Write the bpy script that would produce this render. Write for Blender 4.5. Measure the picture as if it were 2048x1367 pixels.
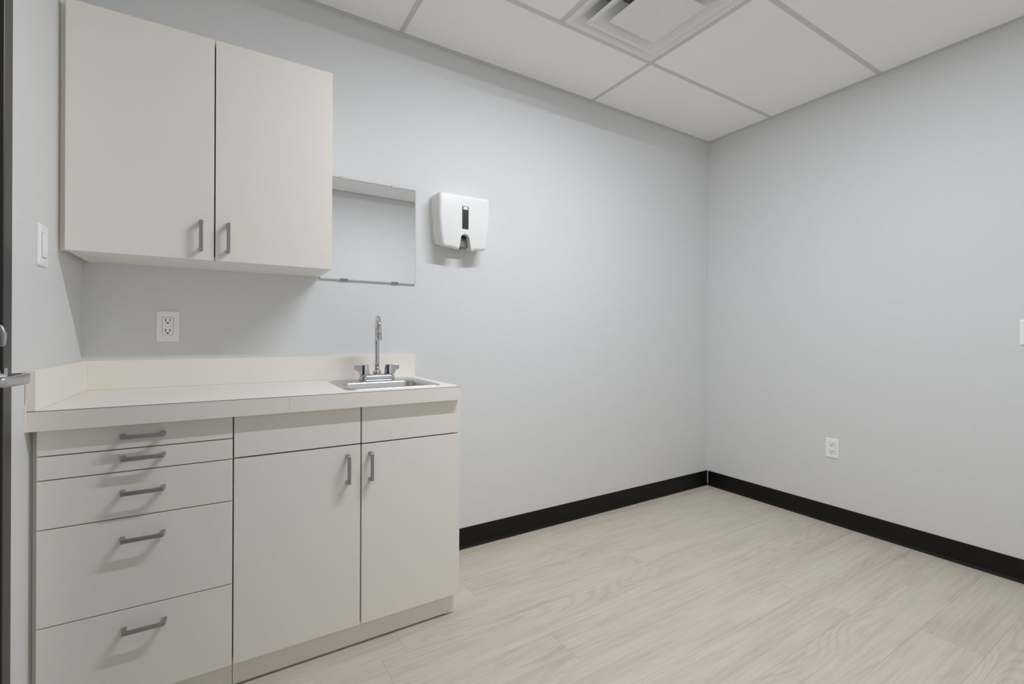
import bpy, bmesh, math, random
from mathutils import Vector, Matrix

# ------------------------------------------------------------------ clean
for o in list(bpy.data.objects):
    bpy.data.objects.remove(o, do_unlink=True)
scene = bpy.context.scene
C = scene.collection

# ------------------------------------------------------------------ camera
F_PX, CY, YAW, ROLL = 924.70, 670.685, 31.6426, 0.2359
CAM = Vector((-3.1044, -2.2087, 1.122))
a, r = math.radians(YAW), math.radians(ROLL)
fw = Vector((math.sin(a), math.cos(a), 0))
rt = Vector((math.cos(a), -math.sin(a), 0))
up = rt.cross(fw)
r2 = rt * math.cos(r) + up * math.sin(r)
u2 = -rt * math.sin(r) + up * math.cos(r)
cd = bpy.data.cameras.new('camera')
cam = bpy.data.objects.new('camera', cd)
C.objects.link(cam)
M = Matrix.Identity(4)
for i in range(3):
    M[i][0], M[i][1], M[i][2], M[i][3] = r2[i], u2[i], -fw[i], CAM[i]
cam.matrix_world = M
cd.sensor_fit = 'HORIZONTAL'
cd.sensor_width = 36.0
cd.lens = F_PX / 2048 * 36.0
cd.shift_y = -(683.5 - CY) / 2048
cd.clip_start = 0.02
scene.camera = cam

# ------------------------------------------------------------------ world, view, lamp level
w = bpy.data.worlds.new('world')
scene.world = w
w.use_nodes = True
w.node_tree.nodes['Background'].inputs[0].default_value = (0.8, 0.82, 0.85, 1)
w.node_tree.nodes['Background'].inputs[1].default_value = 0.2
scene.view_settings.view_transform = 'Standard'
scene.view_settings.look = 'None'
scene.view_settings.exposure = 0.0
scene.view_settings.gamma = 1.0
scene.view_settings.use_curve_mapping = False
scene.cycles.max_bounces = 16
scene.cycles.diffuse_bounces = 12      # a closed pale room: let the light settle
LAMP = 274.0          # emission of the troffer's linear lens (the only light of the room)

# ------------------------------------------------------------------ helpers
def tag(o, label=None, cat=None, group=None, kind=None):
    if label: o['label'] = label
    if cat: o['category'] = cat
    if group: o['group'] = group
    if kind: o['kind'] = kind
    return o

def thing(name, loc, label, cat, group=None):
    o = bpy.data.objects.new(name, None)
    o.empty_display_size = 0.05
    C.objects.link(o)
    o.location = loc
    o['_p'] = tuple(loc)
    return tag(o, label, cat, group)

def base_of(parent):
    q = parent
    while q is not None:
        if '_p' in q: return Vector(q['_p'])
        q = q.parent
    return Vector((0, 0, 0))

def link(name, me, mat, parent=None, loc=None):
    o = bpy.data.objects.new(name, me)
    C.objects.link(o)
    if mat is not None and not me.materials: me.materials.append(mat)
    if parent is not None: o.parent = parent
    if loc is not None: o.location = Vector(loc) - base_of(parent)
    return o

def obj(name, bm, mat, parent=None, smooth=False):
    """mesh authored in world coordinates"""
    bmesh.ops.recalc_face_normals(bm, faces=bm.faces[:])
    if parent is not None:
        bmesh.ops.translate(bm, verts=bm.verts[:], vec=-base_of(parent))
    me = bpy.data.meshes.new(name)
    bm.to_mesh(me); bm.free()
    if smooth:
        for p in me.polygons: p.use_smooth = True
    return link(name, me, mat, parent)

def mesh_of(name, bm, mat, smooth=False):
    bmesh.ops.recalc_face_normals(bm, faces=bm.faces[:])
    me = bpy.data.meshes.new(name)
    bm.to_mesh(me); bm.free()
    if smooth:
        for p in me.polygons: p.use_smooth = True
    me.materials.append(mat)
    return me

def box(bm, x0, x1, y0, y1, z0, z1):
    v = [bm.verts.new((x, y, z)) for z in (z0, z1) for y in (y0, y1) for x in (x0, x1)]
    for f in ((0, 2, 3, 1), (4, 5, 7, 6), (0, 1, 5, 4), (2, 6, 7, 3), (0, 4, 6, 2), (1, 3, 7, 5)):
        bm.faces.new([v[i] for i in f])
    return v

def bbox(x0, x1, y0, y1, z0, z1, bev=0.0, seg=1):
    bm = bmesh.new()
    box(bm, x0, x1, y0, y1, z0, z1)
    if bev:
        bmesh.ops.bevel(bm, geom=bm.edges[:], offset=bev, segments=seg, affect='EDGES', profile=0.5)
    return bm

def loft(bm, loops, close=True, cap0=False, cap1=False):
    rows = [[bm.verts.new(p) for p in L] for L in loops]
    n = len(rows[0])
    for A, B_ in zip(rows, rows[1:]):
        for i in range(n if close else n - 1):
            j = (i + 1) % n
            bm.faces.new((A[i], A[j], B_[j], B_[i]))
    if cap0: bm.faces.new(rows[0][::-1])
    if cap1: bm.faces.new(rows[-1])
    return rows

def lathe(bm, prof, cx, cy, n=24, cap0=True, cap1=True):
    loops = [[(cx + rr * math.cos(2 * math.pi * k / n), cy + rr * math.sin(2 * math.pi * k / n), z)
              for k in range(n)] for rr, z in prof]
    loft(bm, loops, True, cap0, cap1)

def tube(bm, pts, rads, n=16, cap=True):
    pts = [Vector(p) for p in pts]
    if not hasattr(rads, '__len__'): rads = [rads] * len(pts)
    loops = []
    ref = None
    for i, p in enumerate(pts):
        d = (pts[min(i + 1, len(pts) - 1)] - pts[max(i - 1, 0)]).normalized()
        if ref is None:
            ref = d.orthogonal().normalized()
        ref = (ref - d * ref.dot(d)).normalized()
        s = d.cross(ref)
        loops.append([p + (ref * math.cos(2 * math.pi * k / n) + s * math.sin(2 * math.pi * k / n)) * rads[i] for k in range(n)])
    loft(bm, loops, True, cap, cap)

def rrect(cx, cy, hx, hy, rad, n=6):
    pts = []
    for sx, sy, a0 in ((1, 1, 0), (-1, 1, 90), (-1, -1, 180), (1, -1, 270)):
        for k in range(n + 1):
            t = math.radians(a0 + 90 * k / n)
            pts.append((cx + sx * (hx - rad) + rad * math.cos(t), cy + sy * (hy - rad) + rad * math.sin(t)))
    return pts

def offset_poly(pts, d):
    """move a counter-clockwise outline inwards by d"""
    n = len(pts); out = []
    for i in range(n):
        p0, p1, p2 = Vector(pts[i - 1]), Vector(pts[i]), Vector(pts[(i + 1) % n])
        e1, e2 = (p1 - p0).normalized(), (p2 - p1).normalized()
        n1, n2 = Vector((-e1.y, e1.x)), Vector((-e2.y, e2.x))
        b = n1 + n2
        if b.length < 1e-6: b = n1
        b.normalize()
        k = d / max(0.35, b.dot(n1))
        out.append(p1 + b * k)
    return out

# ------------------------------------------------------------------ materials
def srgb(*c):
    return tuple((v / 255 / 12.92) if v / 255 <= 0.04045 else ((v / 255 + 0.055) / 1.055) ** 2.4 for v in c) + (1,)

def mat(name, col, rough=0.5, metal=0.0, spec=0.5, bump=None, mottle=None, coat=0.0):
    m = bpy.data.materials.new(name); m.use_nodes = True
    nt = m.node_tree; b = nt.nodes['Principled BSDF']
    b.inputs['Base Color'].default_value = col
    b.inputs['Roughness'].default_value = rough
    b.inputs['Metallic'].default_value = metal
    b.inputs['Specular IOR Level'].default_value = spec
    b.inputs['Coat Weight'].default_value = coat
    tc = nt.nodes.new('ShaderNodeTexCoord')
    if bump:
        sc, st = bump
        nz = nt.nodes.new('ShaderNodeTexNoise'); nz.inputs['Scale'].default_value = sc
        nz.inputs['Detail'].default_value = 4
        nt.links.new(tc.outputs['Object'], nz.inputs['Vector'])
        bp = nt.nodes.new('ShaderNodeBump'); bp.inputs['Strength'].default_value = st
        bp.inputs['Distance'].default_value = 0.002
        nt.links.new(nz.outputs['Fac'], bp.inputs['Height'])
        nt.links.new(bp.outputs['Normal'], b.inputs['Normal'])
    if mottle:
        sc, amt = mottle
        nz = nt.nodes.new('ShaderNodeTexNoise'); nz.inputs['Scale'].default_value = sc
        nz.inputs['Detail'].default_value = 3
        nt.links.new(tc.outputs['Object'], nz.inputs['Vector'])
        mx = nt.nodes.new('ShaderNodeMix'); mx.data_type = 'RGBA'
        mx.inputs[6].default_value = tuple(c * (1 - amt) for c in col[:3]) + (1,)
        mx.inputs[7].default_value = tuple(min(1, c * (1 + amt)) for c in col[:3]) + (1,)
        nt.links.new(nz.outputs['Fac'], mx.inputs[0])
        nt.links.new(mx.outputs[2], b.inputs['Base Color'])
    return m

def emis(name, col, s):
    m = bpy.data.materials.new(name); m.use_nodes = True
    nt = m.node_tree
    for n in list(nt.nodes): nt.nodes.remove(n)
    e = nt.nodes.new('ShaderNodeEmission'); o = nt.nodes.new('ShaderNodeOutputMaterial')
    e.inputs[0].default_value = col; e.inputs[1].default_value = s
    nt.links.new(e.outputs[0], o.inputs[0])
    return m

MW = mat('grey_wall_paint', srgb(223, 224, 224), 0.55, spec=0.3, bump=(320, 0.06), mottle=(1.5, 0.006))
MTILE = mat('ceiling_tile_white', srgb(251, 251, 251), 0.9, spec=0.1, bump=(500, 0.15))
MTEE = mat('ceiling_grid_grey_white', srgb(212, 212, 208), 0.5)
MDIFF = mat('diffuser_white_enamel', srgb(238, 238, 238), 0.45)
MLAM = mat('almond_laminate', srgb(242, 237, 228), 0.42, spec=0.35, bump=(900, 0.03), mottle=(2.2, 0.01))
MLAMW = mat('white_melamine', srgb(232, 230, 227), 0.5)
MDARK = mat('dark_carcass', srgb(52, 40, 32), 0.8, spec=0.1)
MNICK = mat('gunmetal_pull', srgb(168, 170, 170), 0.34, metal=1.0)
MCHROME = mat('chrome', (0.66, 0.66, 0.67, 1), 0.06, metal=1.0)
MSTEEL = mat('brushed_steel', (0.62, 0.62, 0.62, 1), 0.28, metal=1.0, bump=(260, 0.03))
MSATIN = mat('satin_chrome_lever', (0.55, 0.56, 0.58, 1), 0.3, metal=1.0)
MPLAS = mat('white_plastic', srgb(236, 236, 234), 0.35)
MPLATE = mat('white_wall_plate', srgb(250, 250, 249), 0.35)
MBLACK = mat('black_slot', srgb(18, 18, 17), 0.6)
MSMOKE = mat('smoked_window', srgb(48, 50, 44), 0.3)
MGREYP = mat('grey_plastic', srgb(128, 126, 122), 0.5)
MMARK = mat('grey_mark', srgb(170, 172, 172), 0.6)
MBASE = mat('black_vinyl', srgb(14, 13, 13), 0.45, spec=0.3)
MFRAME = mat('charcoal_door_paint', srgb(62, 60, 58), 0.4)
MLEAF = mat('charcoal_door_leaf', srgb(50, 50, 51), 0.35)
MCAULK = mat('white_caulk', srgb(232, 231, 228), 0.5)
MSUB = mat('subfloor', srgb(120, 108, 94), 0.9)
MMIR = mat('silvered_glass', (0.90, 0.91, 0.91, 1), 0.01, metal=1.0)
MEDGE = mat('glass_edge', srgb(120, 128, 124), 0.15)
MCLIP = mat('clear_plastic_clip', srgb(200, 200, 198), 0.25)
MLENS = emis('led_lens', (0.895, 0.930, 1.0, 1), LAMP)
MREFL = mat('troffer_white', srgb(240, 240, 240), 0.6)

def wood():
    m = bpy.data.materials.new('pale_oak_vinyl_plank'); m.use_nodes = True
    nt = m.node_tree; N = nt.nodes; L = nt.links
    b = N['Principled BSDF']
    tc = N.new('ShaderNodeTexCoord'); oi = N.new('ShaderNodeObjectInfo')
    mul = N.new('ShaderNodeVectorMath'); mul.operation = 'SCALE'
    cmb = N.new('ShaderNodeCombineXYZ')
    for i, k in enumerate((37.0, 61.0, 23.0)):
        mm = N.new('ShaderNodeMath'); mm.operation = 'MULTIPLY'; mm.inputs[1].default_value = k
        L.new(oi.outputs['Random'], mm.inputs[0]); L.new(mm.outputs[0], cmb.inputs[i])
    add = N.new('ShaderNodeVectorMath'); add.operation = 'ADD'
    L.new(tc.outputs['Object'], add.inputs[0]); L.new(cmb.outputs[0], add.inputs[1])
    def noise(scale, detail, sc=1.0, dist=0.0):
        mp = N.new('ShaderNodeMapping'); mp.inputs['Scale'].default_value = scale
        L.new(add.outputs[0], mp.inputs['Vector'])
        nz = N.new('ShaderNodeTexNoise'); nz.inputs['Scale'].default_value = sc
        nz.inputs['Detail'].default_value = detail; nz.inputs['Distortion'].default_value = dist
        L.new(mp.outputs[0], nz.inputs['Vector'])
        return nz.outputs['Fac']
    def math_(op, x, y=None, clamp=False):
        n = N.new('ShaderNodeMath'); n.operation = op; n.use_clamp = clamp
        for i, v in enumerate((x, y)):
            if v is None: continue
            if isinstance(v, (int, float)): n.inputs[i].default_value = v
            else: L.new(v, n.inputs[i])
        return n.outputs[0]
    def ramp(fac, lo, hi):
        n = N.new('ShaderNodeMapRange'); n.inputs[1].default_value = lo; n.inputs[2].default_value = hi
        n.interpolation_type = 'SMOOTHSTEP'
        L.new(fac, n.inputs[0]); return n.outputs[0]
    body = noise((1.25, 7.5, 1), 0.6, 1.0, 0.15)            # slow field whose contours are the cathedral grain
    rings = math_('SINE', math_('MULTIPLY', body, 105.0))
    rings = math_('ADD', math_('MULTIPLY', rings, 0.5), 0.5)
    rings = math_('POWER', rings, 2.6)
    mask = ramp(noise((1.1, 4.5, 1), 1.0, 1.3), 0.48, 0.66)
    rings = math_('MULTIPLY', rings, mask)
    streak = noise((2.6, 75, 1), 4.0, 1.0, 0.35)
    fine = noise((14.0, 330, 1), 3.0)
    broad = noise((1.5, 12.0, 1), 3.0, 1.0, 0.4)
    f = math_('MULTIPLY', rings, 0.24)
    f = math_('ADD', f, math_('MULTIPLY', ramp(streak, 0.38, 0.72), 0.28))
    f = math_('ADD', f, math_('MULTIPLY', ramp(broad, 0.40, 0.75), 0.26))
    f = math_('ADD', f, math_('MULTIPLY', ramp(fine, 0.3, 0.75), 0.20))
    f = math_('ADD', f, math_('MULTIPLY', math_('SUBTRACT', oi.outputs['Random'], 0.5), 0.06), True)
    mx = N.new('ShaderNodeMix'); mx.data_type = 'RGBA'
    mx.inputs[6].default_value = srgb(214, 204, 189)
    mx.inputs[7].default_value = srgb(177, 165, 148)
    L.new(f, mx.inputs[0]); L.new(mx.outputs[2], b.inputs['Base Color'])
    b.inputs['Roughness'].default_value = 0.5
    b.inputs['Specular IOR Level'].default_value = 0.3
    bp = N.new('ShaderNodeBump'); bp.inputs['Strength'].default_value = 0.05; bp.inputs['Distance'].default_value = 0.001
    L.new(fine, bp.inputs['Height']); L.new(bp.outputs[0], b.inputs['Normal'])
    return m
MWOOD = wood()

# ------------------------------------------------------------------ room dimensions (metres)
H = 2.586          # ceiling
XL = -3.546        # left wall
YF = -2.735        # wall behind the camera
T = 0.10

# ------------------------------------------------------------------ walls
tag(obj('wall_back', bbox(XL - T, T, 0, T, -0.05, H + 0.12), MW), kind='structure')
tag(obj('wall_right', bbox(0, T, YF - T, 0, -0.05, H + 0.12), MW), kind='structure')
tag(obj('wall_front', bbox(XL - T, T, YF - T, YF, -0.05, H + 0.12), MW), kind='structure')
DY0, DY1, DZ = -1.665, -0.663, 2.16       # outer edges of the door frame, its top
bm = bmesh.new()
box(bm, XL - T, XL, DY1 - 0.005, 0, -0.05, H + 0.12)
box(bm, XL - T, XL, YF, DY0 + 0.005, -0.05, H + 0.12)
box(bm, XL - T, XL, DY0 + 0.005, DY1 - 0.005, DZ - 0.005, H + 0.12)
tag(obj('wall_left', bm, MW), kind='structure')

# ------------------------------------------------------------------ floor: one object per plank
floor = tag(obj('floor', bbox(XL - T, T, YF - T, T, -0.06, -0.006), MSUB), kind='structure')
random.seed(7)
PW, PL = 0.180, 1.22
def plank_mesh(lx, ly):
    c = 0.0003
    bm = bmesh.new()
    hx, hy = lx / 2 - 0.00015, ly / 2 - 0.00015
    loops = [[(sx * (hx), sy * (hy), -0.006) for sx, sy in ((-1, -1), (1, -1), (1, 1), (-1, 1))],
             [(sx * (hx), sy * (hy), -0.0004) for sx, sy in ((-1, -1), (1, -1), (1, 1), (-1, 1))],
             [(sx * (hx - c), sy * (hy - c), 0) for sx, sy in ((-1, -1), (1, -1), (1, 1), (-1, 1))]]
    loft(bm, loops, True, True, True)
    return mesh_of('plank', bm, MWOOD)
cache = {}
joint = {6: -0.955, 7: -0.48}
row = 0
y1 = 0.10 - 0.18
edges_y = [0.0]
while y1 > YF:
    edges_y.append(y1); y1 -= PW
edges_y.append(YF)
offs = [-0.35, -0.78, -0.16, -1.05, -0.60, -0.22, -0.90]
for k in range(len(edges_y) - 1):
    ya, yb = edges_y[k + 1], edges_y[k]
    j = joint.get(k - 0, offs[(k * 3) % 7] + 0.07 * math.sin(k * 2.3))
    # rows are counted so that the joints seen in the photo fall on their rows
    if abs(yb + 1.16) < 0.02: j = -0.955
    if abs(yb + 1.34) < 0.02: j = -0.48
    xs = [0.0]; x = j
    while x > XL + 0.02:
        xs.append(x); x -= PL
    xs.append(XL)
    for xb, xa in zip(xs, xs[1:]):
        lx, ly = xb - xa, yb - ya
        key = (round(lx, 4), round(ly, 4))
        if key not in cache: cache[key] = plank_mesh(lx, ly)
        link('plank', cache[key], None, floor, ((xa + xb) / 2, (ya + yb) / 2, 0))

# ------------------------------------------------------------------ baseboards (black vinyl cove base)
BH = 0.1077
PROF = [(0.0, 0.0), (0.0, BH), (0.0022, BH), (0.0032, BH - 0.0015), (0.0032, 0.022), (0.0042, 0.013), (0.0075, 0.006), (0.0125, 0.0022), (0.0125, 0.0)]
def baseboard(name, p0, p1, nrm):
    p0, p1, nrm = Vector(p0), Vector(p1), Vector(nrm)
    bm = bmesh.new()
    loft(bm, [[(p.x + nrm.x * d, p.y + nrm.y * d, z) for d, z in PROF] for p in (p0, p1)], True, True, True)
    return tag(obj(name, bm, MBASE), kind='structure')
baseboard('baseboard_back', (-2.33, 0), (0, 0), (0, -1))
baseboard('baseboard_right', (0, -0.0126), (0, YF), (-1, 0))
baseboard('baseboard_left', (XL, DY0 - 0.002), (XL, YF + 0.013), (1, 0))
baseboard('baseboard_front', (XL, YF), (-0.0126, YF), (0, 1))

# ------------------------------------------------------------------ ceiling: deck, tiles, tees, wall angle
ceil_ = tag(obj('ceiling', bbox(XL - T, T, YF - T, T, H + 0.10, H + 0.14), MTILE), kind='structure')
GX = [XL, -2.392, -1.172, 0.0]
GY = [0.0, -0.482, -1.089, -1.699, -2.309, YF]
TW = 0.0235
def tile(x0, x1, y0, y1):
    lx, ly = x1 - x0 - 0.007, y1 - y0 - 0.007
    bm = bbox(-lx / 2, lx / 2, -ly / 2, ly / 2, 0, 0.015)
    me = mesh_of('ceiling_tile', bm, MTILE)
    link('ceiling_tile', me, None, ceil_, ((x0 + x1) / 2, (y0 + y1) / 2, H + 0.0012))
for i in range(3):
    for j in range(5):
        x0, x1, yb, ya = GX[i], GX[i + 1], GY[j], GY[j + 1]
        if i == 1 and j == 1:
            tile(-2.392, -1.782, ya, yb)      # half tile beside the diffuser
            continue
        if i == 1 and j == 2:                 # the light fitting hangs here
            continue
        tile(x0, x1, ya, yb)
def tee(x0, x1, y0, y1):
    bm = bbox(x0, x1, y0, y1, H, H + 0.001)
    if x1 - x0 > y1 - y0:
        ym = (y0 + y1) / 2; box(bm, x0, x1, ym - 0.0008, ym + 0.0008, H + 0.001, H + 0.036)
    else:
        xm = (x0 + x1) / 2; box(bm, xm - 0.0008, xm + 0.0008, y0, y1, H + 0.001, H + 0.036)
    obj('grid_tee', bm, MTEE, ceil_)
for y in GY[1:-1]:
    tee(XL + 0.001, -0.001, y - TW / 2, y + TW / 2)
for x in GX[1:-1]:
    for j in range(5):
        tee(x - TW / 2, x + TW / 2, GY[j + 1] + TW / 2 + 0.0003, GY[j] - TW / 2 - 0.0003)
tee(-1.782 - TW / 2, -1.782 + TW / 2, GY[2] + TW / 2 + 0.0003, GY[1] - TW / 2 - 0.0003)
AW = 0.022
def angle(p0, p1, nrm):
    p0, p1, nrm = Vector(p0), Vector(p1), Vector(nrm)
    pr = [(0.0002, H - 0.0012), (AW, H - 0.0012), (AW, H - 0.0002), (0.0012, H - 0.0002), (0.0012, H + 0.02), (0.0002, H + 0.02)]
    bm = bmesh.new()
    loft(bm, [[(p.x + nrm.x * d, p.y + nrm.y * d, z) for d, z in pr] for p in (p0, p1)], True, True, True)
    obj('wall_angle', bm, MTEE, ceil_)
angle((XL, 0), (0, 0), (0, -1))
angle((0, -AW), (0, YF + AW), (-1, 0))
angle((XL, YF), (0, YF), (0, 1))
angle((XL, YF + AW), (XL, -AW), (1, 0))

# ------------------------------------------------------------------ light fitting (2 x 4 troffer with a narrow linear lens)
LX0, LX1, LY0, LY1 = -2.392 + 0.014, -1.172 - 0.014, GY[3] + 0.014, GY[2] - 0.014
lc = ((LX0 + LX1) / 2, (LY0 + LY1) / 2)
lt = thing('ceiling_light', (lc[0], lc[1], H), 'white recessed ceiling light with a narrow lit strip in the tile grid', 'ceiling light')
LW = 0.020; LZ = H + 0.018
LYC = -1.330        # the lit strip sits nearer the cabinets than the middle of the pan
def strip(hx_, hy_, z): return [(lc[0] + sx * hx_, LYC + sy * hy_, z) for sx, sy in ((-1, -1), (1, -1), (1, 1), (-1, 1))]
bm = bmesh.new()
hx, hy = (LX1 - LX0) / 2, (LY1 - LY0) / 2
def rect(hx_, hy_, z): return [(lc[0] + sx * hx_, lc[1] + sy * hy_, z) for sx, sy in ((-1, -1), (1, -1), (1, 1), (-1, 1))]
loft(bm, [rect(hx, hy, H + 0.09), rect(hx, hy, H + 0.002), rect(hx - 0.012, hy - 0.012, H + 0.002), rect(hx - 0.014, hy - 0.014, H + 0.010),
          strip(0.475, LW + 0.004, LZ + 0.002)], True, True, True)
obj('housing', bm, MREFL, lt)
bm = bmesh.new()
bm.faces.new([bm.verts.new(q) for q in strip(0.470, LW, LZ + 0.0012)][::-1])
obj('lens', bm, MLENS, lt)

# ------------------------------------------------------------------ air diffuser (square, stepped cones)
dc = (-1.477, -0.7855)
df = thing('air_diffuser', (dc[0], dc[1], H), 'square white stepped air diffuser in the ceiling grid', 'air vent')
def sq(rr, z): return [(dc[0] + sx * rr, dc[1] + sy * rr, z) for sx, sy in ((-1, -1), (1, -1), (1, 1), (-1, 1))]
bm = bmesh.new()
loft(bm, [sq(0.292, H + 0.075), sq(0.292, H + 0.0008), sq(0.291, H - 0.0005), sq(0.276, H - 0.0005), sq(0.262, H + 0.003), sq(0.235, H + 0.016), sq(0.205, H + 0.040), sq(0.18, H + 0.070), sq(0.17, H + 0.085)], True, False, False)
obj('outer_cone', bm, MDIFF, df)
bm = bmesh.new()
loft(bm, [sq(0.105, H + 0.060), sq(0.150, H + 0.024), sq(0.195, H - 0.006), sq(0.221, H - 0.0185), sq(0.2225, H - 0.0205), sq(0.2205, H - 0.0210), sq(0.205, H - 0.0185), sq(0.178, H - 0.003), sq(0.148, H + 0.022), sq(0.105, H + 0.056)], True, False, False)
obj('middle_cone', bm, MDIFF, df)
bm = bmesh.new()
rows = loft(bm, [sq(0.05, H + 0.02), sq(0.130, H - 0.016), sq(0.1465, H - 0.0265), sq(0.1475, H - 0.0280), sq(0.1460, H - 0.0288), sq(0.136, H - 0.0270)], True, True, False)
apex = bm.verts.new((dc[0], dc[1], H - 0.016))
for i in range(4): bm.faces.new((rows[-1][i], rows[-1][(i + 1) % 4], apex))
cp = obj('centre_plate', bm, MDIFF, df)
bm = bmesh.new(); lathe(bm, [(0.0125, H - 0.014), (0.0125, H - 0.0185), (0.011, H - 0.0195)], dc[0], dc[1], 20)
obj('screw_cap', bm, MDIFF, cp)
obj('plenum', bbox(dc[0] - 0.17, dc[0] + 0.17, dc[1] - 0.17, dc[1] + 0.17, H + 0.085, H + 0.095), MGREYP, df)

# ------------------------------------------------------------------ door in the left wall (only its latch edge is in view)
door = tag(obj('door_1', bbox(XL - 0.050, XL - 0.004, DY0 + 0.052, DY1 - 0.0515, 0.006, DZ - 0.052, 0.001), MLEAF), kind='structure')
FX = XL + 0.010
def jamb(y0, y1, z0, z1, n='door_frame'):
    obj(n, bbox(XL - T - 0.004, FX, y0, y1, z0, z1, 0.0015), MFRAME, door)
jamb(DY1 - 0.048, DY1, 0, DZ)
jamb(DY0, DY0 + 0.048, 0, DZ)
jamb(DY0 + 0.0482, DY1 - 0.0482, DZ - 0.048, DZ)
obj('door_stop', bbox(XL - 0.090, XL - 0.055, DY1 - 0.064, DY1 - 0.0482, 0, DZ - 0.049), MFRAME, door)
obj('strike_plate', bbox(FX - 0.002, FX + 0.0016, DY1 - 0.0475, DY1 - 0.029, 1.008, 1.043, 0.0006), MSATIN, door)
ly, lz, lf = -0.783, 1.024, XL - 0.004
bm = bmesh.new()     # lever: rosette, neck, grip
def yz_disc(prof, y, z, n=32):
    return [[(x, y + rr * math.cos(2 * math.pi * k / n), z + rr * math.sin(2 * math.pi * k / n)) for k in range(n)] for rr, x in prof]
loft(bm, yz_disc([(0.038, lf), (0.038, lf + 0.016), (0.036, lf + 0.020), (0.032, lf + 0.022), (0.012, lf + 0.0225), (0.011, lf + 0.042)], ly, lz), True, True, True)
ros = obj('lever_rosette', bm, MSATIN, door, True)
bm = bmesh.new()
grip = []
path = [(lf + 0.038, ly + 0.002), (lf + 0.056, ly + 0.003), (lf + 0.067, ly - 0.003), (lf + 0.073, ly - 0.014), (lf + 0.074, ly - 0.040), (lf + 0.071, ly - 0.075), (lf + 0.066, ly - 0.105), (lf + 0.062, ly - 0.122)]
hz = [0.010, 0.0115, 0.012, 0.012, 0.011, 0.0105, 0.0105, 0.009]
for i, (x, y) in enumerate(path):
    p = Vector((x, y)); q0 = Vector(path[max(0, i - 1)]); q1 = Vector(path[min(len(path) - 1, i + 1)])
    d = (q1 - q0).normalized(); nn = Vector((d.y, -d.x)); tk = 0.0065
    ring = rrect(0, 0, tk, hz[i], 0.004, 3)
    grip.append([(x + nn.x * u, y + nn.y * u, lz + v) for u, v in ring])
loft(bm, grip, True, True, True)
obj('lever_grip', bm, MSATIN, door, True)
tz = 1.120
bm = bmesh.new()
loft(bm, yz_disc([(0.0165, lf), (0.0165, lf + 0.004), (0.008, lf + 0.006), (0.007, lf + 0.022)], ly - 0.001, tz), True, True, True)
obj('thumb_turn_collar', bm, MSATIN, door, True)
bm = bmesh.new()
lo = []
for zz, ww, dd in ((-0.026, 0.0035, 0.026), (-0.022, 0.0042, 0.030), (0.0, 0.0050, 0.032), (0.016, 0.0042, 0.027), (0.024, 0.003, 0.020)):
    lo.append([(lf + 0.020 + (dd - 0.012) * 0.5 + u, ly - 0.001 + v, tz + zz) for u, v in rrect(0, 0, (dd - 0.012) * 0.5, ww, 0.0025, 3)])
loft(bm, lo, True, True, True)
obj('thumb_turn', bm, MSATIN, door, True)

# ------------------------------------------------------------------ bar pull, one mesh for every door and drawer
def pull_mesh():
    outer = [(-0.0515, 0.0), (-0.0505, 0.014), (-0.049, 0.0285), (-0.047, 0.031), (0.047, 0.031), (0.049, 0.0285), (0.0505, 0.014), (0.0515, 0.0)]
    inner = [(0.0405, 0.0), (0.0405, 0.015), (0.038, 0.0215), (0.031, 0.0245), (-0.031, 0.0245), (-0.038, 0.0215), (-0.0405, 0.015), (-0.0405, 0.0)]
    pr = outer + inner
    bm = bmesh.new()
    lo = []
    for z, k in ((-0.0055, 0.0006), (-0.0049, 0.0), (0.0049, 0.0), (0.0055, 0.0006)):
        lo.append([(u, -v - (0.0), z) for u, v in pr] if k == 0 else [(q.x, -q.y, z) for q in offset_poly([(u, v) for u, v in pr][::-1], k)[::-1]])
    loft(bm, lo, True, True, True)
    return mesh_of('handle', bm, MNICK)
PULL = pull_mesh()
def pull(parent, x, y, z, vertical=False):
    o = link('handle', PULL, None, parent, (x, y, z))
    if vertical: o.rotation_euler = (0, math.radians(90), 0)
    o['label'] = 'grey metal bar handle'
    return o

# ------------------------------------------------------------------ base cabinets
YD = -0.520          # front plane of doors and drawers
DT = 0.018           # front thickness
YB = YD + DT + 0.002 # front of the carcasses
ZT = 0.868           # top of the carcasses (underside of worktop)
YK = -0.487          # toe kick
ZB = 0.089           # bottom of the fronts
XS = -3.0865         # joint between the two units
XR = -2.3085         # right end
BV = 0.0007
def cabinet_shell(t, x0, x1, zb, zt, yf, yb, toe=True, left_vis=False):
    w_ = 0.016
    obj('carcass', bbox(x0 + w_, x1 - w_, yf + 0.001, yb, zb + (0.0), zt), MDARK, t)
    for xa, nm in ((x0, 'side_panel'), (x1 - w_, 'side_panel')):
        bm = bmesh.new()
        if toe:
            pts = [(yb, 0.0), (yb, zt), (yf, zt), (yf, ZB - 0.001), (YK + 0.016, ZB - 0.001), (YK + 0.016, 0.0)]
        else:
            pts = [(yb, zb), (yb, zt), (yf, zt), (yf, zb)]
        loft(bm, [[(x_, y_, z_) for y_, z_ in pts] for x_ in (xa, xa + w_)], True, True, True)
        obj(nm, bm, MLAM, t)

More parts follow.
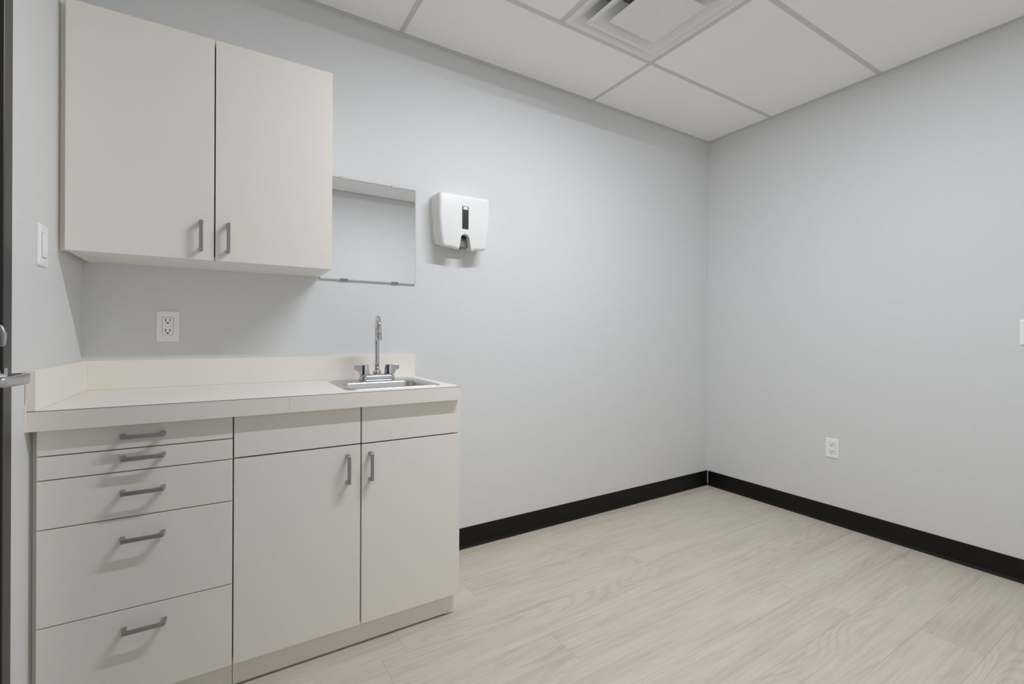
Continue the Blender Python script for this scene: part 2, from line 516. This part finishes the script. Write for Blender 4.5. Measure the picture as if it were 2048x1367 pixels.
dcab = thing('drawer_cabinet', ((XL + XS) / 2, -0.27, 0), 'almond laminate base cabinet with a stack of five drawers', 'cabinet')
XD = -3.5295
cabinet_shell(dcab, XD, XS - 0.0008, ZB, ZT, YB, -0.004)
obj('filler_strip', bbox(XL + 0.0008, XD - 0.0006, YB + 0.012, YB + 0.03, ZB, ZT), MLAM, dcab)
obj('toe_kick', bbox(XL + 0.001, XS - 0.0008, YK, YK + 0.015, 0.005, ZB), MLAM, dcab)
gaps = [0.8665, 0.7965, 0.7325, 0.602, 0.342, ZB]
hz_ = [0.834, 0.773, 0.6765, 0.5445, 0.2875]
for k in range(5):
    g = 0.0017
    d = obj('drawer', bbox(XD, XS - 0.0020, YD, YD + DT, gaps[k + 1] + (g if k < 4 else 0), gaps[k] - g, BV), MLAM, dcab)
    pull(d, -3.307 + (0.004 if k == 4 else 0), YD, hz_[k])

scab = thing('sink_cabinet', ((XS + XR) / 2, -0.27, 0), 'almond laminate base cabinet with two doors below the sink', 'cabinet')
cabinet_shell(scab, XS + 0.0008, XR, ZB, 0.74, YB, -0.004)
for xa, xb in ((XS + 0.0008, XS + 0.0168), (XR - 0.016, XR)):      # sides go up past the basin
    obj('side_panel', bbox(xa, xb, YB, -0.004, 0.7402, ZT), MLAM, scab)
obj('front_rail', bbox(XS + 0.017, XR - 0.0165, YB, YB + 0.016, 0.7402, ZT), MDARK, scab)
bm = bbox(XS + 0.0008, XR - 0.010, YK, YK + 0.015, 0.005, ZB)
obj('toe_kick', bm, MLAM, scab)
XM = -2.695
for xa, xb, hxp, zt_ in ((XS + 0.0020, XM - 0.0024, -2.7415, 0.7335), (XM + 0.0024, XR, -2.6625, 0.7325)):
    obj('false_front', bbox(xa, xb, YD, YD + DT, zt_ + 0.0026, 0.8665, BV), MLAM, scab)
    d = obj('door', bbox(xa, xb, YD, YD + DT, ZB, zt_ - 0.0026, BV), MLAM, scab)
    pull(d, hxp, YD, 0.651, True)
bm = bmesh.new()      # lifted flake of laminate at the corner of the toe kick
fl = [(XR - 0.012, 0.004), (XR - 0.0105, 0.030), (XR - 0.022, 0.016), (XR - 0.050, 0.006), (XR - 0.050, 0.004)]
loft(bm, [[(x_, YK - 0.0002, z_) for x_, z_ in fl], [(x_, YK - 0.0016, z_ - 0.0005) for x_, z_ in fl]], True, True, True)
tag(obj('laminate_chip', bm, MLAM, scab), 'chipped laminate corner')

# ------------------------------------------------------------------ worktop with splashes
ZC = 0.921; YC = -0.545; XC1 = -2.317
wt = thing('worktop', ((XL + XC1) / 2, -0.27, ZT), 'almond laminate worktop with low splashbacks along two walls', 'worktop')
SX0, SX1, SY0, SY1 = -2.715, -2.385, -0.455, -0.120       # cut-out for the sink
bm = bmesh.new()
gx = [XL + 0.001, SX0, SX1, XC1]; gy = [YC + 0.0012, SY0, SY1, -0.001]
for z, flip in ((ZC, False), (ZC - 0.030, True)):
    vs = [[bm.verts.new((x, y, z)) for x in gx] for y in gy]
    for j in range(3):
        for i in range(3):
            if i == 1 and j == 1: continue
            bm.faces.new((vs[j][i], vs[j][i + 1], vs[j + 1][i + 1], vs[j + 1][i]))
    if not flip: top = vs
    else: bot = vs
def wallq(idx):
    for (a_, b_) in zip(idx, idx[1:]):
        bm.faces.new((top[a_[1]][a_[0]], top[b_[1]][b_[0]], bot[b_[1]][b_[0]], bot[a_[1]][a_[0]]))
wallq([(0, 0), (1, 0), (2, 0), (3, 0), (3, 1), (3, 2), (3, 3), (2, 3), (1, 3), (0, 3), (0, 2), (0, 1), (0, 0)])
wallq([(1, 1), (1, 2), (2, 2), (2, 1), (1, 1)])
obj('top', bm, MLAM, wt)
XJ = -2.930
obj('front_edge', bbox(XL + 0.001, XJ - 0.0005, YC, YC + 0.0011, ZT, ZC - 0.0016), MLAM, wt)
obj('front_edge', bbox(XJ + 0.0005, XC1, YC, YC + 0.0011, ZT, ZC - 0.0016), MLAM, wt)
obj('front_build_up', bbox(XL + 0.001, XC1, YC + 0.0012, YC + 0.024, ZT, ZC - 0.0302), MLAM, wt)
obj('end_edge', bbox(XC1, XC1 + 0.0011, YC, -0.001, ZT, ZC - 0.0004), MLAM, wt)
obj('edge_seam', bbox(XL + 0.001, XC1, YC + 0.0001, YC + 0.0011, ZC - 0.00155, ZC - 0.0004), MDARK, wt)
obj('backsplash', bbox(XL + 0.0201, -2.316, -0.020, -0.0008, ZC + 0.0004, 1.026, 0.0006), MLAM, wt)
obj('side_splash', bbox(XL + 0.0008, XL + 0.020, YC + 0.001, -0.0008, ZC + 0.0004, 1.026, 0.0006), MLAM, wt)
random.seed(3)
bm = bmesh.new()
pts = []; rd = []
for k in range(15):
    z = ZT - 0.002 + k * (ZC + 0.020 - ZT) / 14
    pts.append((XL + 0.0008 + random.uniform(-0.0008, 0.0008), YC - 0.001 + random.uniform(-0.001, 0.0012), z)); rd.append(random.uniform(0.0012, 0.0034))
tube(bm, pts, rd, 10)
obj('caulk_bead', bm, MCAULK, wt, True)

# ------------------------------------------------------------------ sink
sk = thing('sink', (-2.55, -0.29, ZC), 'small stainless steel drop-in sink set in the worktop', 'sink')
sxc, shx = -2.550, 0.187
syc, shy = -0.287, 0.188
bxc, bhx = -2.550, 0.152
byc, bhy = -0.322, 0.120
def lp(cx, cy, hx_, hy_, rad, z): return [(x, y, z) for x, y in rrect(cx, cy, hx_, hy_, rad, 8)]
bm = bmesh.new()
loft(bm, [lp(sxc, syc, shx, shy, 0.035, ZC + 0.0002), lp(sxc, syc, shx - 0.0015, shy - 0.0015, 0.034, ZC + 0.0028), lp(sxc, syc, shx - 0.006, shy - 0.006, 0.031, ZC + 0.0040),
          lp(sxc, syc, shx - 0.013, shy - 0.013, 0.027, ZC + 0.0024), lp(bxc, byc, bhx + 0.010, bhy + 0.010, 0.045, ZC + 0.0022), lp(bxc, byc, bhx + 0.004, bhy + 0.004, 0.044, ZC + 0.0005),
          lp(bxc, byc, bhx, bhy, 0.042, ZC - 0.006), lp(bxc, byc, bhx - 0.008, bhy - 0.008, 0.040, ZC - 0.10), lp(bxc, byc, bhx - 0.016, bhy - 0.016, 0.038, ZC - 0.128),
          lp(bxc, byc, bhx - 0.035, bhy - 0.035, 0.03, ZC - 0.138), lp(bxc, byc, 0.045, 0.045, 0.0449, ZC - 0.141)], True, False, True)
obj('basin', bm, MSTEEL, sk, True)
bm = bmesh.new(); lathe(bm, [(0.043, ZC - 0.1405), (0.041, ZC - 0.137), (0.030, ZC - 0.139), (0.012, ZC - 0.1385)], bxc, byc, 24)
obj('drain', bm, MCHROME, sk, True)

# ------------------------------------------------------------------ faucet
fx, fy, fz = -2.5365, -0.145, ZC + 0.0026
fc = thing('faucet', (fx, fy, fz), 'chrome gooseneck faucet with two winged lever handles', 'faucet')
bm = bmesh.new()
def ob(hx_, hy_, z, rad): return [(fx + x, fy + y, z) for x, y in rrect(0, 0, hx_, hy_, rad, 8)]
loft(bm, [ob(0.078, 0.0265, fz, 0.026), ob(0.079, 0.0275, fz + 0.004, 0.027), ob(0.078, 0.0265, fz + 0.015, 0.026), ob(0.074, 0.022, fz + 0.023, 0.0215), ob(0.070, 0.017, fz + 0.026, 0.0165)], True, True, True)
obj('base', bm, MCHROME, fc, True)
bm = bmesh.new()
lathe(bm, [(0.017, fz + 0.022), (0.0175, fz + 0.030), (0.0165, fz + 0.038), (0.013, fz + 0.043), (0.0095, fz + 0.046)], fx, fy, 24)
obj('collar', bm, MCHROME, fc, True)
sd = Vector((-0.20, -1.0, 0)).normalized()
R_ = 0.052; za = 1.146
pts = [Vector((fx, fy, fz + 0.044)), Vector((fx, fy, 1.0)), Vector((fx, fy, 1.07)), Vector((fx, fy, za - 0.01))]
for k in range(17):
    t = math.pi * k / 16
    pts.append(Vector((fx, fy, za)) + sd * (R_ - R_ * math.cos(t)) + Vector((0, 0, R_ * math.sin(t))))
tip = Vector((fx, fy, za)) + sd * 2 * R_
pts.append(tip + Vector((0, 0, -0.012)))
bm = bmesh.new(); tube(bm, pts, 0.0100, 20)
sp = obj('spout', bm, MCHROME, fc, True)
bm = bmesh.new()
lathe(bm, [(0.0102, za - 0.010), (0.0122, za - 0.014), (0.0122, za - 0.028), (0.0130, za - 0.029), (0.0130, za - 0.044), (0.0110, za - 0.046)], tip.x, tip.y, 24)
obj('aerator', bm, MCHROME, sp, True)
for s in (-1, 1):
    hxc = fx + s * 0.0535
    bm = bmesh.new()
    n = 12; lo = []
    for rr, z in ((0.0205, fz + 0.024), (0.0215, fz + 0.027), (0.0205, fz + 0.045), (0.0175, fz + 0.066), (0.0160, fz + 0.068)):
        lo.append([(hxc + rr * math.cos(2 * math.pi * (k + .5) / n), fy + rr * math.sin(2 * math.pi * (k + .5) / n), z) for k in range(n)])
    loft(bm, lo, True, True, True)
    hnd = obj('lever_handle', bm, MCHROME, fc)
    # wing: flat blade, curved underneath
    wd = Vector((s * 0.98, 0.20 if s < 0 else 0.10, 0)).normalized(); wn = Vector((-wd.y, wd.x, 0))
    prof = [(0.004, 0.067), (0.032, 0.0665), (0.0445, 0.065), (0.0445, 0.046), (0.036, 0.045), (0.029, 0.040), (0.024, 0.033), (0.021, 0.025), (0.004, 0.025)]
    bm = bmesh.new()
    lo = []
    for t_ in (-1, 1):
        lo.append([Vector((hxc, fy, fz)) + wd * d_ + wn * (t_ * (0.0115 - 0.09 * max(0, d_ - 0.02))) + Vector((0, 0, z_)) for d_, z_ in prof])
    loft(bm, lo, True, True, True)
    obj('wing', bm, MCHROME, hnd)

# ------------------------------------------------------------------ wall cabinet
UX0, UX1, UM = -3.5275, -2.7545, -3.1425
UZ0, UZ1, UY = 1.379, 2.149, -0.2905
uc = thing('wall_cabinet', ((UX0 + UX1) / 2, -0.145, UZ0), 'almond laminate wall cabinet with two doors hung above the worktop', 'cabinet')
UB = UY + DT + 0.002
obj('carcass', bbox(UX0 + 0.0165, UX1 - 0.0165, UB + 0.001, -0.0008, UZ0 + 0.0165, UZ1 - 0.0165), MDARK, uc)
obj('side_panel', bbox(UX0, UX0 + 0.016, UB, -0.0008, UZ0, UZ1), MLAM, uc)
obj('side_panel', bbox(UX1 - 0.016, UX1, UB, -0.0008, UZ0, UZ1), MLAM, uc)
bp_ = obj('bottom_panel', bbox(UX0 + 0.0162, UX1 - 0.0162, UB, -0.0008, UZ0, UZ0 + 0.016), MLAMW, uc)
obj('top_panel', bbox(UX0 + 0.0162, UX1 - 0.0162, UB, -0.0008, UZ1 - 0.016, UZ1), MLAM, uc)
for x_, y_ in ((-2.79, -0.06), (-3.05, -0.15)):
    bm = bmesh.new(); lathe(bm, [(0.0025, UZ0 + 0.001), (0.0025, UZ0 - 0.0005), (0.001, UZ0 - 0.0007)], x_, y_, 10)
    obj('screw', bm, MGREYP, bp_)
obj('filler_strip', bbox(XL + 0.0008, UX0 - 0.0005, UB + 0.010, UB + 0.026, UZ0 + 0.001, UZ1), MLAM, uc)
for xa, xb, hxp in ((UX0, UM - 0.0019, -3.181), (UM + 0.0019, UX1, -3.1015)):
    d = obj('door', bbox(xa, xb, UY, UY + DT, UZ0, UZ1, BV), MLAM, uc)
    pull(d, hxp, UY, 1.462, True)

# ------------------------------------------------------------------ mirror with clips
mr = thing('mirror', (-2.533, -0.003, 1.374), 'frameless rectangular mirror held by small clips beside the wall cabinet', 'mirror')
MX0, MX1, MZ0, MZ1 = -2.7535, -2.3125, 1.3745, 1.838
obj('glass', bbox(MX0, MX1, -0.0055, -0.0010, MZ0, MZ1), MEDGE, mr)
obj('silvering', bbox(MX0 + 0.0012, MX1 - 0.0012, -0.0060, -0.0054, MZ0 + 0.0012, MZ1 - 0.0012), MMIR, mr)
obj('bottom_channel', bbox(MX0, MX1 + 0.0005, -0.0085, -0.0008, MZ0 - 0.003, MZ0 - 0.0002), MCLIP, mr)
for x_ in (-2.650, -2.4145):
    for z_, s in ((MZ0, -1), (MZ1, 1)):
        bm = bbox(x_ - 0.017, x_ + 0.017, -0.0092, -0.0062, z_ - 0.006, z_ + 0.005, 0.0008)
        if s > 0: box(bm, x_ - 0.017, x_ + 0.017, -0.0085, -0.0008, z_ + 0.0004, z_ + 0.005)
        obj('clip', bm, MCLIP if s > 0 else MGREYP, mr)

# ------------------------------------------------------------------ paper towel dispenser
pd = thing('towel_dispenser', (-2.084, -0.05, 1.54), 'white plastic paper towel dispenser on the wall beside the mirror', 'dispenser')
PX = -2.084
def outline(notch, g=0.0):
    """front view outline, counter-clockwise in (x, z) about PX"""
    def arc(cx, cz, rad, a0, a1, n=6):
        return [(cx + rad * math.cos(math.radians(a0 + (a1 - a0) * k / n)), cz + rad * math.sin(math.radians(a0 + (a1 - a0) * k / n))) for k in range(n + 1)]
    zt, zb = 1.838 + g, 1.545 - g
    wt_, wb_ = 0.150 + g, 0.131 + g
    pts = arc(wt_ - 0.027, zt - 0.027, 0.027, 0, 90)
    pts += arc(-wt_ + 0.027, zt - 0.027, 0.027, 90, 180)
    for k in range(1, 8):                      # sides bow in towards the bottom
        t = k / 8.0; pts.append((-(wt_ - (wt_ - wb_) * t ** 2.2), zt - 0.027 - (zt - zb - 0.062) * t))
    pts += arc(-wb_ + 0.026, zb + 0.033, 0.026, 185, 255, 5)
    if notch:
        lo = [(-0.062, zb + 0.004), (-0.046, zb), (-0.038, zb + 0.001), (-0.032, zb + 0.006), (-0.0275, zb + 0.016), (-0.0215, zb + 0.040), (-0.0185, zb + 0.062)]
        arch = [(0.018 * math.cos(math.radians(180 - 18 * k)), zb + 0.064 + 0.017 * math.sin(math.radians(180 - 18 * k))) for k in range(1, 10)]
        pts += lo + arch + [(-x_, z_) for x_, z_ in lo[::-1]]
    else:
        pts += [(-0.04, zb), (0.04, zb)]
    pts += arc(wb_ - 0.026, zb + 0.033, 0.026, 285, 355, 5)
    for k in range(7, 0, -1):
        t = k / 8.0; pts.append(((wt_ - (wt_ - wb_) * t ** 2.2), zt - 0.027 - (zt - zb - 0.062) * t))
    return [(PX + x_, z_) for x_, z_ in pts]
def ring(pts, y, tilt=0.0):
    return [(p[0], y, p[1]) for p in pts]
O0 = outline(False)
bm = bmesh.new()
def lift(pts, k):        # underside rises towards the wall
    out = []
    for x_, z_ in pts:
        if z_ < 1.60: z_ = z_ + k * (1.60 - z_) / 0.055
        out.append((x_, z_))
    return out
Ob = lift(O0, 0.034)
loft(bm, [ring(Ob, -0.0006), ring(Ob, -0.011)], True, True, True)
obj('back_plate', bm, MPLAS, pd)
On = outline(True)
lo = []
for y, d in [(-0.0125, 0.0025), (-0.014, 0.0035), (-0.05, 0.0055)] + [(-0.0855 - 0.015 * math.sin(math.radians(q_)), 0.0075 + 0.014 * (1 - math.cos(math.radians(q_)))) for q_ in (0, 18, 36, 54, 72, 90)]:
    k = 0.034 * max(0, min(1, (y + 0.085) / 0.0725))
    q = [tuple(v) for v in offset_poly(On, d)]
    # keep the notch edge from growing as the face rounds over
    q2 = []
    for (x_, z_), (xo, zo) in zip(q, On):
        if abs(xo - PX) < 0.040 and zo < 1.64:
            f_ = min(d, 0.006) / d
            x_, z_ = xo + (x_ - xo) * f_, zo + (z_ - zo) * f_
        q2.append((x_, z_))
    lo.append(ring(lift(q2, k), y))
loft(bm := bmesh.new(), lo, True, False, False)
# front face as a fan of quads: fill the last loop
last = [v for v in bm.verts][-len(On):]
f = bm.faces.new(last)
f.normal_update()
bmesh.ops.triangulate(bm, faces=[f], ngon_method='EAR_CLIP')
cov = obj('cover', bm, MPLAS, pd)
for p in cov.data.polygons: p.use_smooth = True
try:
    cov.data.set_sharp_from_angle(angle=math.radians(50))
except Exception:
    pass
obj('towel_tray', bbox(PX - 0.040, PX + 0.040, -0.066, -0.0135, 1.572, 1.617, 0.002), MGREYP, pd)
obj('cavity_shade', bbox(PX - 0.045, PX + 0.045, -0.072, -0.016, 1.6175, 1.655), MBLACK, pd)  # shade of the hollow above the tray, put in as a black block
bm = bmesh.new()
Wp = rrect(PX, 1.7145, 0.0175, 0.0575, 0.004, 4)
loft(bm, [ring(Wp, -0.1000), ring(Wp, -0.1012)], True, True, True)
wn_ = obj('level_window', bm, MSMOKE, cov)
obj('white_marker', bbox(PX - 0.012, PX + 0.013, -0.1018, -0.1010, 1.7545, 1.7695, 0.0003), MPLAS, wn_)
bm = bmesh.new()
tri = [(PX - 0.004, 1.631), (PX + 0.001, 1.631), (PX - 0.0005, 1.6405), (PX - 0.0025, 1.6405)]
loft(bm, [ring(tri, -0.1004), ring(tri, -0.1009)], True, True, True)
obj('arrow_mark', bm, MMARK, cov)

# ------------------------------------------------------------------ outlets and switches
def plate_local(name, loc, rotz, label, cat, kind):
    """built facing -y, x to the right, z up, centre at loc"""
    t = thing(name, loc, label, cat)
    t['_p'] = (0.0, 0.0, 0.0)
    bm = bmesh.new()
    lo_ = []
    for y, d in ((0.0, 0.0), (-0.0035, 0.0), (-0.0055, 0.0015), (-0.0065, 0.004)):
        lo_.append([(x, y, z) for x, z in rrect(0, 0, 0.0352 - d, 0.0575 - d, 0.003 if d < 0.003 else 0.001, 2)])
    loft(bm, lo_, True, True, True)
    obj('plate', bm, MPLATE, t)
    g = bmesh.new()
    loft(g, [[(x, y, z) for x, z in rrect(0, 0, 0.0176, 0.0344, 0.002, 2)] for y in (-0.0060, -0.0067)], True, True, True)
    obj('recess_line', g, MGREYP, t)
    if kind == 'outlet':
        bm = bmesh.new()
        loft(bm, [[(x, y, z) for x, z in rrect(0, 0, 0.0166 - d, 0.0334 - d, 0.002, 2)] for y, d in ((-0.0060, 0), (-0.0080, 0), (-0.0084, 0.0006))], True, True, True)
        rc = obj('receptacle', bm, MPLATE, t)
        for s in (0.0195, -0.0195):
            zc_ = s
            obj('slot', bbox(-0.0079, -0.0053, -0.0087, -0.0080, zc_ - 0.001, zc_ + 0.0085), MBLACK, rc)
            obj('slot', bbox(0.0053, 0.0079, -0.0087, -0.0080, zc_ + 0.000, zc_ + 0.008), MBLACK, rc)
            b2 = bmesh.new()
            hp = [(0.0037 * math.cos(math.radians(v)), zc_ - 0.0075 + 0.0034 * math.sin(math.radians(v))) for v in range(-20, 201, 22)]
            loft(b2, [[(x, y, z) for x, z in hp] for y in (-0.0080, -0.0087)], True, True, True)
            obj('ground_hole', b2, MBLACK, rc)
    else:
        bm = bmesh.new()
        pr = [(-0.0334, -0.0068), (-0.0334, -0.0105), (0.0, -0.0082), (0.0334, -0.0072), (0.0334, -0.0068)]
        loft(bm, [[(x, y, z) for z, y in pr] for x in (-0.0164, 0.0164)], True, True, True)
        obj('rocker', bm, MPLATE, t)
    for z in (0.0485, -0.0485):
        b2 = bmesh.new()
        loft(b2, [[(0.0024 * math.cos(k * math.pi / 5), y, z + 0.0024 * math.sin(k * math.pi / 5)) for k in range(10)] for y in (-0.0060, -0.0070)], True, True, True)
        sc = obj('screw', b2, MPLATE, t)
        obj('screw_slot', bbox(-0.0004, 0.0004, -0.0072, -0.0069, z - 0.002, z + 0.002), MGREYP, sc)
    t.rotation_euler = (0, 0, rotz)
    return t
plate_local('power_outlet', (-3.298, -0.0003, 1.1525), 0, 'white power outlet below the wall cabinet above the worktop', 'outlet', 'outlet')
plate_local('power_outlet', (-0.0003, -0.852, 0.4535), math.radians(-90), 'white power outlet low on the right wall above the black baseboard', 'outlet', 'outlet')
plate_local('light_switch', (XL + 0.0003, -0.428, 1.367), math.radians(90), 'white rocker light switch on the left wall between door and wall cabinet', 'switch', 'switch')
plate_local('light_switch', (-0.0003, -1.659, 1.146), math.radians(-90), 'white wall switch on the right wall cut by the photo edge', 'switch', 'switch')

for o in list(bpy.data.objects):
    if '_p' in o: del o['_p']
